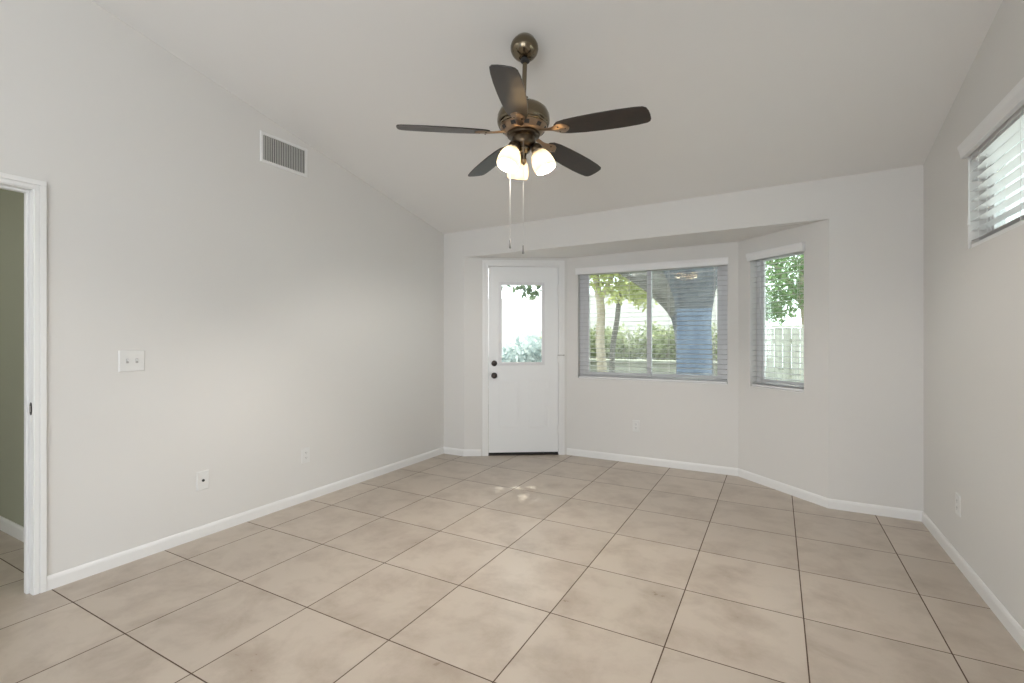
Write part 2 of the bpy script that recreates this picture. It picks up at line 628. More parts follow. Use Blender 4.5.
# hallway beyond the doorway
HX = -6.0
bm = bmesh.new(); box(bm, HX, XL - WL, 1.19, 1.30, ZF, 2.5)
struct('wall_hall', bm, M['hall'], 'grey green hallway wall seen through the doorway')
bm = bmesh.new(); box(bm, HX - 0.1, HX, -1.5, 1.3, ZF, 2.5)
struct('wall_hall_end', bm, M['hall'], 'hallway end wall')
bm = bmesh.new(); box(bm, HX, XL - WL, -1.60, -1.50, ZF, 2.5)
struct('wall_hall_side', bm, M['hall'], 'hallway side wall')
bm = bmesh.new(); box(bm, HX - 0.1, XL - WL, -1.7, 1.3, 2.44, 2.54)
struct('ceiling_hall', bm, M['ceiling'], 'hallway ceiling')


hl_ = bpy.data.lights.new('hall_fill', 'POINT')  # unseen light, added to brighten the hallway
hl_.energy = 13
hl_.color = (1.0, 0.97, 0.9)
hl_.shadow_soft_size = 0.1
hall_fill = bpy.data.objects.new('hall_fill', hl_)
C.objects.link(hall_fill)
hall_fill.location = (-5.0, -0.4, 2.2)

# ------------------------------------------------------------------ baseboards
def baseboard(name, p, q, side, a0=0.0, a1=0.0, h=0.072, t=0.012, label=None):
    """p->q along the wall face; the board stands on the side given by 'side' (+1 left of p->q)"""
    p, q = Vector(p), Vector(q)
    d = (q - p).normalized()
    n = Vector((-d.y, d.x)) * side
    L = (q - p).length
    bm = bmesh.new()
    prof = [(0, 0), (t, 0), (t, h - 0.018), (t * 0.75, h - 0.007), (t * 0.4, h), (0, h)]
    prism(bm, prof, -a0, L + a1, lambda u, v, w: Vector((p.x + d.x * w + n.x * u, p.y + d.y * w + n.y * u, ZF + v)))
    return struct(name, bm, M['trim'], label or 'white baseboard')


baseboard('baseboard_left', (XL, 1.006), (XL, YB), -1, label='white baseboard along the left wall')
baseboard('baseboard_left_rear', (XL, YREAR), (XL, -0.04), -1, label='white baseboard of the left wall behind the doorway')
baseboard('baseboard_right', (XR, -1.3), (XR, YB), 1, label='white baseboard along the right wall')
baseboard('baseboard_back_left', (XL, YB), (P0.x, YB), -1, a1=0.003, label='short white baseboard left of the door')
baseboard('baseboard_back_right', (Q1.x, YB), (XR, YB), -1, a0=0.003, label='short white baseboard on the far wall right of the bay')
dd = (P1 - P0).normalized()
baseboard('baseboard_bay_left', P0, P0 + dd * (sd0 - 0.083), -1, a0=0.003, label='white baseboard stub beside the door casing')
baseboard('baseboard_bay_center', P1, Q0, -1, label='white baseboard under the wide window')
baseboard('baseboard_bay_right', Q0, Q1, -1, a1=0.004, label='white baseboard under the narrow window')
baseboard('baseboard_hall', (HX, 1.19), (XL - WT, 1.19), -1, h=0.085, label='white baseboard in the hallway')

# ------------------------------------------------------------------ doorway in the left wall: jamb, stop, casing, strike plate
dw = empty('door_2', (XL, 0.5, 0), label='white cased doorway opening in the left wall', cat='doorway', kind='structure')
yj = 0.957
bm = bmesh.new()
box(bm, -WL - 0.006, 0.006, yj - 0.5, yj - 0.5 + 0.02, ZF, 2.002)
box(bm, -WL - 0.006, 0.006, DY0 - 0.5, DY0 + 0.02 - 0.5, ZF, 2.002)
box(bm, -WL - 0.006, 0.006, DY0 - 0.5, yj + 0.02 - 0.5, 2.002, 2.022)
obj('jamb', bm, M['trim'], dw)
bm = bmesh.new()
for y0, y1 in ((yj - 0.512, yj - 0.5), (DY0 + 0.02 - 0.5, DY0 + 0.032 - 0.5)):
    box(bm, -0.068, -0.036, y0, y1, ZF, 1.99)
box(bm, -0.068, -0.036, DY0 + 0.02 - 0.5, yj - 0.5, 1.99, 2.002)
obj('stop_strip', bm, M['trim'], dw, bevel=0.002)


def casing(parent, ya, yb, zt, w, x0, dirn, mat_, rev=0.006):
    """three-sided casing with a stepped face, in the plane x = x0, facing dirn"""
    bm = bmesh.new()
    t1, t2 = 0.011 * dirn, 0.016 * dirn
    a0, a1 = ya - rev - w, yb + rev + w
    zt2 = zt + rev
    for (u0, u1) in ((0, w * 0.45), (w * 0.45, w)):
        t = t1 if u0 == 0 else t2
        xa, xb = sorted((x0, x0 + t))
        box(bm, xa, xb, ya - rev - u1, ya - rev - u0, ZF, zt2 + u0)
        box(bm, xa, xb, yb + rev + u0, yb + rev + u1, ZF, zt2 + u0)
        box(bm, xa, xb, ya - rev - u1, yb + rev + u1, zt2 + u0, zt2 + u1)
    return obj('casing', bm, mat_, parent, bevel=0.0025)


casing(dw, DY0 + 0.02 - 0.5, yj - 0.5, 2.002, 0.046, 0.0, 1, M['trim'], 0.004)
casing(dw, DY0 + 0.02 - 0.5, yj - 0.5, 2.002, 0.056, -WL, -1, M['trim'])
bm = bmesh.new()
prism(bm, [(0.021 * math.cos(a) * (0.62), 0.032 * math.sin(a)) for a in [2 * PI * k / 20 for k in range(20)]], yj - 0.5026, yj - 0.4995,
      lambda u, v, w: Vector((-0.016 + u, w, 0.905 + v)))
sp = obj('strike_plate', bm, M['bronze'], dw)
sp['label'] = 'dark metal strike plate'
bm = bmesh.new(); box(bm, -0.021, -0.011, yj - 0.504, yj - 0.5022, 0.89, 0.92)
obj('latch_slot', bm, M['steel'], sp)

# ------------------------------------------------------------------ the white door of the bay
door = empty('door_1', mw=MXD, label='white half glass entry door in the angled bay wall', cat='door', kind='structure')
W = sd1 - sd0
# jamb
bm = bmesh.new()
for a, b in ((sd0 - 0.022, sd0 - 0.003), (sd1 + 0.003, sd1 + 0.022)):
    box(bm, a, b, -0.004, WT + 0.01, ZF, 2.062)
box(bm, sd0 - 0.022, sd1 + 0.022, -0.004, WT + 0.01, 2.045, 2.062)
obj('jamb', bm, M['trim'], door)
bm = bmesh.new()
w = 0.060
for (u0, u1, t) in ((0, w * 0.4, 0.012), (w * 0.4, w, 0.017)):
    a, b, zt = sd0 - 0.008, sd1 + 0.008, 2.052
    box(bm, a - u1, a - u0, -t, 0, ZF, zt + u0)
    box(bm, b + u0, b + u1, -t, 0, ZF, zt + u0)
    box(bm, a - u1, b + u1, -t, 0, zt + u0, zt + u1)
obj('casing', bm, M['trim'], door, bevel=0.0025)
bm = bmesh.new(); box(bm, sd0 - 0.02, sd1 + 0.02, 0.0, WT + 0.04, ZF - 0.002, ZF + 0.010)
obj('threshold', bm, M['bronze'], door)

# leaf: built round the lite opening, recessed 1.5 cm behind the wall face
D0, D1 = 0.012, 0.054
LG = (s_on(501.3, P0, P1), s_on(542.2, P0, P1), 0.990, 1.845)      # glass opening
bm = bmesh.new()
zb, zt = ZF + 0.030, 2.042
box(bm, sd0, LG[0], D0, D1, zb, zt)
box(bm, LG[1], sd1, D0, D1, zb, zt)
box(bm, LG[0], LG[1], D0, D1, zb, LG[2])
box(bm, LG[0], LG[1], D0, D1, LG[3], zt)
leaf = obj('door_leaf', bm, M['door'], door)
# the two embossed lower panels
for a, b in ((sd0 + 0.105, sd0 + W / 2 - 0.050), (sd0 + W / 2 + 0.050, sd1 - 0.105)):
    bm = bmesh.new()
    z0, z1 = 0.27, 0.80
    pr = [(0, 0.0), (0.014, 0.0028), (0.028, 0.0028), (0.046, 0.0006)]
    rings = []
    for u, h in pr:
        rings.append([bm.verts.new(p) for p in ((a + u, D0 - h, z0 + u), (b - u, D0 - h, z0 + u), (b - u, D0 - h, z1 - u), (a + u, D0 - h, z1 - u))])
    for A_, B_ in zip(rings, rings[1:]):
        for k in range(4):
            bm.faces.new((A_[k], A_[(k + 1) % 4], B_[(k + 1) % 4], B_[k]))
    bm.faces.new(rings[-1])
    obj('embossed_panel', bm, M['door'], leaf)
# lite frame
bm = bmesh.new()
fw = 0.026
for (u0, u1, t) in ((-0.006, 0.012, 0.014), (0.012, 0.030, 0.008)):
    a, b, c, d = LG
    y0, y1 = D0 - t, D0
    box(bm, a - u1, a - u0, y0, y1, c - u1, d + u1)
    box(bm, b + u0, b + u1, y0, y1, c - u1, d + u1)
    box(bm, a - u0, b + u0, y0, y1, c - u1, c - u0)
    box(bm, a - u0, b + u0, y0, y1, d + u0, d + u1)
obj('glass_frame', bm, M['vinyl'], leaf, bevel=0.002)
bm = bmesh.new(); box(bm, LG[0], LG[1], 0.031, 0.035, LG[2], LG[3])
obj('glass_pane', bm, M['glass'], leaf)
# knob and deadbolt
def turn(z, prof):
    bm = bmesh.new()
    lathe(bm, prof, 24, Matrix.Translation((sd0 + 0.062, D0, z)) @ Matrix.Rotation(PI / 2, 4, 'X'))
    return bm
kn = obj('knob', turn(0.848, [(0.033, 0), (0.033, 0.006), (0.028, 0.010), (0.012, 0.014), (0.011, 0.028), (0.018, 0.034), (0.027, 0.044), (0.029, 0.054), (0.025, 0.062), (0.012, 0.066)]), M['bronze'], leaf, smooth=True)
kn['label'] = 'dark bronze door knob'
db = obj('deadbolt', turn(0.983, [(0.032, 0), (0.032, 0.008), (0.028, 0.014), (0.018, 0.017)]), M['bronze'], leaf, smooth=True)
db['label'] = 'dark bronze deadbolt'
bm = bmesh.new(); box(bm, sd0 + 0.046, sd0 + 0.078, D0 - 0.034, D0 - 0.016, 0.977, 0.989)
obj('thumb_turn', bm, M['bronze'], db, bevel=0.003)
bm = bmesh.new(); box(bm, sd0 + 0.002, sd1 - 0.002, D0 + 0.004, D1 - 0.002, ZF + 0.011, ZF + 0.032)
box(bm, sd0 + 0.002, sd1 - 0.002, D0 - 0.006, D0 + 0.004, ZF + 0.012, ZF + 0.029)
obj('door_sweep', bm, M['rubber'], leaf)
for z in (0.25, 1.04, 1.80):
    bm = bmesh.new()
    tube(bm, [(sd1 + 0.002, -0.003, z - 0.05), (sd1 + 0.002, -0.003, z + 0.05)], 0.007, 10)
    box(bm, sd1 - 0.012, sd1 + 0.014, -0.001, 0.013, z - 0.048, z + 0.048)
    obj('hinge', bm, M['trim'], door)
# little hinge-pin stop on the hinge side
bm = bmesh.new()
tube(bm, [(sd1 + 0.004, -0.010, 1.070), (sd1 + 0.020, -0.030, 1.072), (sd1 + 0.050, -0.044, 1.072)], 0.004, 8)
tube(bm, [(sd1 + 0.046, -0.044, 1.072), (sd1 + 0.062, -0.046, 1.072)], 0.008, 10)
box(bm, sd1 - 0.008, sd1 + 0.014, -0.016, -0.002, 1.066, 1.075)
obj('hinge_pin_stop', bm, M['steel'], door)


# ------------------------------------------------------------------ windows
def slider_window(name, mx, a, b, z0, z1, label, mull=0.5, fw=0.055, sw=0.045, y0=0.075, stool=True):
    w = empty(name, mw=mx, label=label, cat='window', kind='structure')
    bm = bmesh.new()
    d0, d1 = y0, y0 + 0.06
    box(bm, a, a + fw, d0, d1, z0, z1); box(bm, b - fw, b, d0, d1, z0, z1)
    ft = 0.030
    box(bm, a + fw, b - fw, d0, d1, z0, z0 + 0.040); box(bm, a + fw, b - fw, d0, d1, z1 - ft, z1)
    obj('window_frame', bm, M['vinyl'], w, bevel=0.003)
    if mull is None:
        sashes = ((a + fw, b - fw, y0 + 0.012),)
    else:
        m = a + (b - a) * mull
        sashes = ((a + fw, m + sw * 0.5, y0 + 0.005), (m - sw * 0.5, b - fw, y0 + 0.030))
    for s0, s1, yy in sashes:
        bm = bmesh.new()
        e0, e1 = yy, yy + 0.024
        za, zc = z0 + 0.040, z1 - ft
        box(bm, s0, s0 + sw, e0, e1, za, zc); box(bm, s1 - sw, s1, e0, e1, za, zc)
        box(bm, s0 + sw, s1 - sw, e0, e1, za, za + 0.034); box(bm, s0 + sw, s1 - sw, e0, e1, zc - ft, zc)
        sh = obj('sash', bm, M['vinyl'], w, bevel=0.002)
        bm = bmesh.new()
        for gy in (0.005, 0.016):
            box(bm, s0 + sw, s1 - sw, yy + gy, yy + gy + 0.003, za + 0.034, zc - ft)
        obj('glass_pane', bm, M['glass'], sh)
    if stool:
        bm = bmesh.new()
        box(bm, a + 0.001, b - 0.001, 0.004, y0, z0 - 0.004, z0 + 0.006)
        obj('window_sill', bm, M['trim'], w, bevel=0.002)
    return w


slider_window('window_1', MXC, sc0, sc1, WZ0, WZ1, 'wide white vinyl sliding window in the middle of the bay')
slider_window('window_2', MXE, se0, se1, WZ0, WZ1, 'narrow white vinyl window in the angled right bay wall', mull=None, fw=0.036, sw=0.034)
MXR = bay_frame(Vector((XR, RW[1])), Vector((XR, RW[0])))
slider_window('window_3', MXR, 0.0, RW[1] - RW[0], RW[2], RW[3], 'long high window in the right wall', fw=0.045, sw=0.04)


# ------------------------------------------------------------------ blinds
def blind(label, mx, a, b, z0, z1, va, vb, vz0, vz1, tilt, wand_s, ladders, yc=0.040, pitch=0.0465, sw=0.050, vd=0.035, wand_len=0.55, sm='backlit_slat'):
    o = empty('window_blind', mw=mx, label=label, cat='blind', group='white horizontal blinds on the windows')
    # valance with a slight crown profile and returned ends
    bm = bmesh.new()
    hv = vz1 - vz0
    prism(bm, [(0.0, 0.0), (-vd * 0.62, 0.0), (-vd * 0.68, hv * 0.14), (-vd * 0.8, hv * 0.55), (-vd, hv * 0.86), (-vd, hv), (0.0, hv)], va, vb,
          lambda u, v, w: Vector((w, u - 0.0005, vz0 + v)))
    obj('valance', bm, M['slat'], o)
    a, b = a + 0.006, b - 0.006
    bm = bmesh.new(); box(bm, a, b, yc - 0.026, yc + 0.026, z1 - 0.042, z1 - 0.002)
    obj('head_rail', bm, M['slat'], o)
    n = int(round((z1 - 0.055 - (z0 + 0.034)) / pitch))
    first = None
    for i in range(n):
        z = z0 + 0.045 + i * (z1 - 0.06 - (z0 + 0.045)) / (n - 1) if n > 1 else z0 + 0.1
        if first is None:
            bm = bmesh.new()
            ct, st = math.cos(tilt), math.sin(tilt)
            pts = []
            for k in range(7):                       # gently curved slat section
                u = -sw / 2 + sw * k / 6
                pts.append((u, 0.0012 * (1 - (2 * u / sw) ** 2) + 0.0009))
            for k in range(6, -1, -1):
                u = -sw / 2 + sw * k / 6
                pts.append((u, 0.0012 * (1 - (2 * u / sw) ** 2) - 0.0009))
            prism(bm, [(u * ct - v * st, u * st + v * ct) for u, v in pts], a, b, lambda u, v, w: Vector((w, yc + u, v)))
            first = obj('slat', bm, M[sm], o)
            first.location = (0, 0, z)
        else:
            c = first.copy()
            C.objects.link(c)
            c.parent = o
            c.location = (0, 0, z)
    bm = bmesh.new(); box(bm, a, b, yc - 0.025, yc + 0.025, z0 + 0.008, z0 + 0.026)
    obj('bottom_rail', bm, M['slat'], o, bevel=0.003)
    for s in ladders:
        bm = bmesh.new()
        for dy in (-sw / 2 - 0.002, sw / 2 + 0.002):
            tube(bm, [(s, yc + dy, z0 + 0.02), (s, yc + dy, z1 - 0.03)], 0.0011, 6)
        tube(bm, [(s + 0.008, yc, z0 + 0.02), (s + 0.008, yc, z1 - 0.03)], 0.0012, 6)
        obj('ladder_cord', bm, M['cord'], o)
    if wand_s is not None:
        bm = bmesh.new()
        yw = yc - sw / 2 - 0.010
        tube(bm, [(wand_s, yw, z1 - 0.05), (wand_s, yw, z1 - 0.05 - wand_len)], 0.004, 8)
        tube(bm, [(wand_s, yw, z1 - 0.05 - wand_len), (wand_s, yw, z1 - 0.10 - wand_len)], [0.0055, 0.0075], 10)
        tube(bm, [(wand_s, yw, z1 - 0.052), (wand_s, yc, z1 - 0.03)], 0.0025, 6)
        obj('tilt_wand', bm, M['cord'], o)
    return o


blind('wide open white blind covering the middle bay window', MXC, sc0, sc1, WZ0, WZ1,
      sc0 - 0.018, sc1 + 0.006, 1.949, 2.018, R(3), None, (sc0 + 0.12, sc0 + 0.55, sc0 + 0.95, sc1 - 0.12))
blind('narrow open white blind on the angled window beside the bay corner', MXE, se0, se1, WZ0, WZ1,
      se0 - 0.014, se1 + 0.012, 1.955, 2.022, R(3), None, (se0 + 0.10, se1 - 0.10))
blind('bright short white blind high on the right wall', MXR, 0.0, RW[1] - RW[0], RW[2], RW[3],
      -0.020, RW[1] - RW[0] + 0.02, 2.232, 2.300, R(4), 0.020, (0.13, 0.62, 1.13, 1.62), wand_len=0.30, pitch=0.0475, vd=0.038, sm='slat', sw=0.056, yc=0.036)


# ------------------------------------------------------------------ plates on the walls
def mat_wall(x, y, z, facing):
    """local: x along the wall to the viewer's right, y up, z out of the wall"""
    f = Vector(facing).normalized()
    up = Vector((0, 0, 1))
    r = up.cross(f)
    m = Matrix((r, up, f)).transposed().to_4x4()
    m.translation = (x, y, z)
    return m


def plate_bm(w, h, t=0.006):
    bm = bmesh.new()
    pr = [(0, 0), (0, t * 0.45), (0.004, t), ]
    rings = []
    for u, z in pr:
        rings.append([bm.verts.new((sx * (w / 2 - u), sy * (h / 2 - u), z)) for sx, sy in ((-1, -1), (1, -1), (1, 1), (-1, 1))])
    for A_, B_ in zip(rings, rings[1:]):
        for k in range(4):
            bm.faces.new((A_[k], A_[(k + 1) % 4], B_[(k + 1) % 4], B_[k]))
    bm.faces.new(rings[-1])
    bm.faces.new(rings[0][::-1])
    return bm


def screw(o, x, y, z=0.006):
    bm = bmesh.new()
    lathe(bm, [(0.0032, z - 0.001), (0.0030, z + 0.0008), (0.0015, z + 0.0012)], 10, Matrix.Translation((x, y, 0)))
    return obj('screw', bm, M['plate'], o)


sw_ = empty('light_switch', mw=mat_wall(XL, 1.380, 1.128, (1, 0, 0)), label='white double light switch beside the doorway', cat='light switch')
obj('cover_plate', plate_bm(0.128, 0.122), M['plate'], sw_)
for sx in (-0.023, 0.023):
    bm = bmesh.new()
    box(bm, sx - 0.0065, sx + 0.0065, -0.013, 0.013, 0.0055, 0.0072)
    tg = obj('toggle_slot', bm, M['toggle'], sw_)
    bm = bmesh.new()
    box(bm, sx - 0.004, sx + 0.004, -0.002, 0.010, 0.006, 0.017, )
    obj('toggle', bm, M['plate'], tg, bevel=0.0015)
    for sy in (-0.03, 0.03):
        screw(sw_, sx, sy)

cp = empty('cable_outlet', mw=mat_wall(XL, 1.772, 0.338, (1, 0, 0)), label='white wall plate with one dark cable socket', cat='cable outlet')
obj('cover_plate', plate_bm(0.075, 0.122), M['plate'], cp)
bm = bmesh.new(); lathe(bm, [(0.0085, 0.005), (0.0085, 0.009), (0.0055, 0.009), (0.0055, 0.016), (0.0025, 0.016)], 16)
obj('cable_socket', bm, M['slot'], cp)
for sy in (-0.042, 0.042):
    screw(cp, 0, sy)


def outlet(x, y, z, facing, label):
    o = empty('power_outlet', mw=mat_wall(x, y, z, facing), label=label, cat='power outlet', group='white power outlets')
    obj('cover_plate', plate_bm(0.075, 0.120), M['plate'], o)
    for sy in (-0.0195, 0.0195):
        bm = bmesh.new()
        prism(bm, [(0.0165 * math.cos(2 * PI * k / 20), sy + max(-0.0135, min(0.0135, 0.0165 * math.sin(2 * PI * k / 20)))) for k in range(20)],
              0.0055, 0.0078, lambda u, v, w: Vector((u, v, w)))
        r = obj('receptacle', bm, M['plate'], o)
        bm = bmesh.new()
        box(bm, -0.0072, -0.0052, sy - 0.002, sy + 0.007, 0.0070, 0.0082)
        box(bm, 0.0050, 0.0070, sy - 0.001, sy + 0.006, 0.0070, 0.0082)
        lathe(bm, [(0.0022, 0.0070), (0.0022, 0.0082)], 10, Matrix.Translation((0, sy - 0.008, 0)))
        obj('slots', bm, M['slot'], r)
    screw(o, 0, 0)
    return o


outlet(XL, 2.550, 0.335, (1, 0, 0), 'white power outlet on the left wall')
outlet(-1.268, YW, 0.356, (0, -1, 0), 'white power outlet under the wide bay window')
outlet(XR, 3.605, 0.318, (-1, 0, 0), 'white power outlet on the right wall')

# ------------------------------------------------------------------ return air vent
v = empty('air_vent', mw=mat_wall(XL, 2.366, 2.643, (1, 0, 0)), label='white air vent grille high on the left wall', cat='air vent')
vw, vh = 0.400, 0.226
iw, ih = 0.352, 0.180
bm = bmesh.new()
rings = []
for (w2, h2, z) in ((vw, vh, 0), (vw, vh, 0.003), (vw - 0.012, vh - 0.012, 0.009), (iw + 0.006, ih + 0.006, 0.009), (iw, ih, 0.006), (iw, ih, -0.0)):
    rings.append([bm.verts.new((sx * w2 / 2, sy * h2 / 2, z)) for sx, sy in ((-1, -1), (1, -1), (1, 1), (-1, 1))])
for A_, B_ in zip(rings, rings[1:]):
    for k in range(4):
        bm.faces.new((A_[k], A_[(k + 1) % 4], B_[(k + 1) % 4], B_[k]))
obj('frame', bm, M['trim'], v)
bm = bmesh.new(); box(bm, -iw / 2 + 0.0005, iw / 2 - 0.0005, -ih / 2 + 0.0005, ih / 2 - 0.0005, 0.0002, 0.0012)
obj('duct_back', bm, M['vent_dark'], v)
nf = 24
bm = bmesh.new()
box(bm, -0.0009, 0.0009, -ih / 2, ih / 2, -0.004, 0.004)
fin0 = None
for i in range(nf):
    x = -iw / 2 + iw * (i + 0.5) / nf
    if fin0 is None:
        fin0 = obj('fin', bm, M['vent_fin'], v)
        fin0.location = (x, 0, 0.0054)
        fin0.rotation_euler = (0, R(28), 0)
    else:
        c = fin0.copy(); C.objects.link(c); c.parent = v; c.location = (x, 0, 0.0054)

# ------------------------------------------------------------------ ceiling fan
FX, FY = -1.2213, 2.3525
FS = 1.019                        # overall size of the fan
fan = empty('ceiling_fan', (FX, FY, ceil_z(FX, FY)), label='five blade antique brass ceiling fan with three lit frosted lamps', cat='ceiling fan')
ZC = ceil_z(FX, FY)


def fobj(name, bm, m, parent=None, smooth=True, bevel=0):
    """meshes of the fan are modelled with absolute heights about the fan axis"""
    for q in bm.verts:
        q.co = Vector((q.co.x * FS, q.co.y * FS, (q.co.z - 2.90) * FS + 2.9315 - ZC))
    return obj(name, bm, m, parent or fan, smooth=smooth, bevel=bevel)


# canopy: a bowl cut by the slope, its axis square to the ceiling
bm = bmesh.new()
cr, cv, cc = 0.0752, 0.063, -0.050
prof = [(cr * math.cos(R(t)), cc + cv * math.sin(R(t))) for t in (50, 40, 30, 15, 0, -15, -30, -45, -58, -68, -73)] + [(0.021, cc - cv + 0.008)]
prof[0] = (prof[0][0], 0.01)
RGT = Vector((math.cos(TH), math.sin(TH), 0))
tiltm = Matrix.Translation(RGT * 0.010 + Vector((0, 0, (ZC - 2.9315) / FS + 2.90))) @ Matrix.Rotation(-math.atan(0.224), 4, 'X')
lathe(bm, prof, 40, tiltm)
can = fobj('canopy', bm, M['brass'])
zb = 2.752
bm = bmesh.new()
lathe(bm, [(0.012, zb + 0.045), (0.022, zb + 0.030), (0.026, zb + 0.012), (0.024, zb - 0.004), (0.016, zb - 0.010)], 24, Matrix.Translation(RGT * 0.009))
fobj('hanger_ball', bm, M['slot'], can)
bm = bmesh.new()
tube(bm, [RGT * 0.009 + Vector((0, 0, zb + 0.02)), (0, 0, 2.515)], 0.0125, 20)
fobj('downrod', bm, M['brass'])
bm = bmesh.new()
lathe(bm, [(0.016, 2.560), (0.026, 2.556), (0.028, 2.535), (0.034, 2.520), (0.075, 2.512), (0.108, 2.500), (0.128, 2.482), (0.139, 2.458), (0.142, 2.432),
           (0.141, 2.418), (0.137, 2.408), (0.133, 2.405), (0.133, 2.400), (0.128, 2.397)], 48)
mh = fobj('motor_housing', bm, M['brass'])
bm = bmesh.new()
lathe(bm, [(0.128, 2.399), (0.125, 2.394), (0.104, 2.367), (0.096, 2.362), (0.092, 2.360), (0.06, 2.357)], 48)
vb = fobj('vent_band', bm, M['iron'])
for k in range(10):
    a = 2 * PI * (k + 0.5) / 10
    mxk = Matrix.Translation((0, 0, 2.3805)) @ Matrix.Rotation(a, 4, 'Z') @ Matrix.Translation((0.1150, 0, 0)) @ Matrix.Rotation(R(38), 4, 'Y')
    bm = bmesh.new()
    box(bm, -0.002, 0.0022, -0.013, 0.013, -0.010, 0.010, mxk)
    fobj('vent_slot', bm, M['slot'], vb, smooth=False)
bm = bmesh.new()
lathe(bm, [(0.086, 2.364), (0.090, 2.352), (0.086, 2.345), (0.070, 2.341), (0.064, 2.336), (0.066, 2.314), (0.063, 2.298), (0.052, 2.288), (0.040, 2.284), (0.036, 2.276), (0.020, 2.268)], 40)
fobj('switch_housing', bm, M['dark_brass'])
bm = bmesh.new()
lathe(bm, [(0.036, 2.288), (0.040, 2.276), (0.034, 2.262), (0.018, 2.252), (0.014, 2.232), (0.018, 2.222), (0.016, 2.206), (0.008, 2.196), (0.003, 2.192)], 24)
fobj('finial', bm, M['brass'])

# blades
ZBL = 2.360
PITCH = R(12.5)


def blade_outline():
    pts = []
    r0, r1 = 0.185, 0.660
    # leading edge then the rounded tip then trailing edge: (r, t)
    lead = [(0.185, -0.030), (0.205, -0.048), (0.25, -0.058), (0.33, -0.064), (0.42, -0.067), (0.52, -0.067), (0.60, -0.063), (0.645, -0.057), (0.660, -0.045)]
    tip = [(0.667, -0.020), (0.669, 0.010), (0.667, 0.040), (0.660, 0.056)]
    trail = [(0.645, 0.065), (0.60, 0.071), (0.52, 0.074), (0.42, 0.072), (0.33, 0.066), (0.25, 0.056), (0.205, 0.045), (0.185, 0.030)]
    return lead + tip + trail


def bracket_outline():
    return [(0.085, -0.016), (0.115, -0.016), (0.145, -0.013), (0.165, -0.016), (0.185, -0.027), (0.205, -0.036), (0.228, -0.036), (0.246, -0.026), (0.258, -0.010), (0.262, 0.0),
            (0.258, 0.010), (0.246, 0.026), (0.228, 0.036), (0.205, 0.036), (0.185, 0.027), (0.165, 0.016), (0.145, 0.013), (0.115, 0.016), (0.085, 0.016)]


for k in range(5):
    ang = R(45.0 + 72 * k) + TH
    sag = (0.073, 0.044, 0.019, 0.009, 0.048)[k]      # each blade droops a little towards its tip
    er = Vector((math.cos(ang), math.sin(ang), 0))
    et = Vector((-math.sin(ang), math.cos(ang), 0))

    def pos(r, t, h, zoff=0.0):
        rise = -sag * r
        return er * r + et * (t * math.cos(PITCH) + h * math.sin(PITCH)) + Vector((0, 0, ZBL + zoff + rise - t * math.sin(PITCH) + h * math.cos(PITCH)))
    bm = bmesh.new()
    prism(bm, blade_outline(), 0.0, 0.006, lambda u, v_, w_: pos(u, v_, w_))
    bl = fobj('blade', bm, M['blade'], smooth=False, bevel=0.0018)
    bm = bmesh.new()

    def bpos(u, v_, w_):
        tw = min(1.0, max(0.0, (u - 0.11) / 0.07))
        p = PITCH * tw
        return er * u + et * (v_ * math.cos(p)) + Vector((0, 0, ZBL - sag * u + 0.012 * (1 - min(1.0, max(0.0, (u - 0.09) / 0.10))) - 0.0002 - v_ * math.sin(p) + w_))
    ol = bracket_outline()
    # lofted leaf-shaped bracket: strip across the width so it can twist, thicker along the spine
    half = len(ol) // 2
    rows = []
    for i in range(half + 1):
        u, v0 = ol[i]
        wdt = abs(v0)
        row = []
        for s_, th_ in ((-1, 0.002), (-0.6, 0.005), (-0.2, 0.008), (0.2, 0.008), (0.6, 0.005), (1, 0.002)):
            row.append((bm.verts.new(bpos(u, s_ * max(wdt, 0.001), 0.0)), bm.verts.new(bpos(u, s_ * max(wdt, 0.001), -th_))))
        rows.append(row)
    for A_, B_ in zip(rows, rows[1:]):
        for j in range(5):
            bm.faces.new((A_[j][0], A_[j + 1][0], B_[j + 1][0], B_[j][0]))
            bm.faces.new((A_[j][1], B_[j][1], B_[j + 1][1], A_[j + 1][1]))
        bm.faces.new((A_[0][0], B_[0][0], B_[0][1], A_[0][1]))
        bm.faces.new((A_[5][0], A_[5][1], B_[5][1], B_[5][0]))
    for rw in (rows[0], rows[-1]):
        for j in range(5):
            bm.faces.new((rw[j][0], rw[j][1], rw[j + 1][1], rw[j + 1][0]))
    br = fobj('blade_bracket', bm, M['iron'], bl)
    for (u, v_) in ((0.205, -0.02), (0.205, 0.02), (0.240, 0.0)):
        bm = bmesh.new()
        c0 = bpos(u, v_, -0.006)
        lathe(bm, [(0.005, 0.002), (0.0048, -0.001), (0.0025, -0.0025)], 10, Matrix.Translation(c0))
        fobj('screw', bm, M['brass'], br)

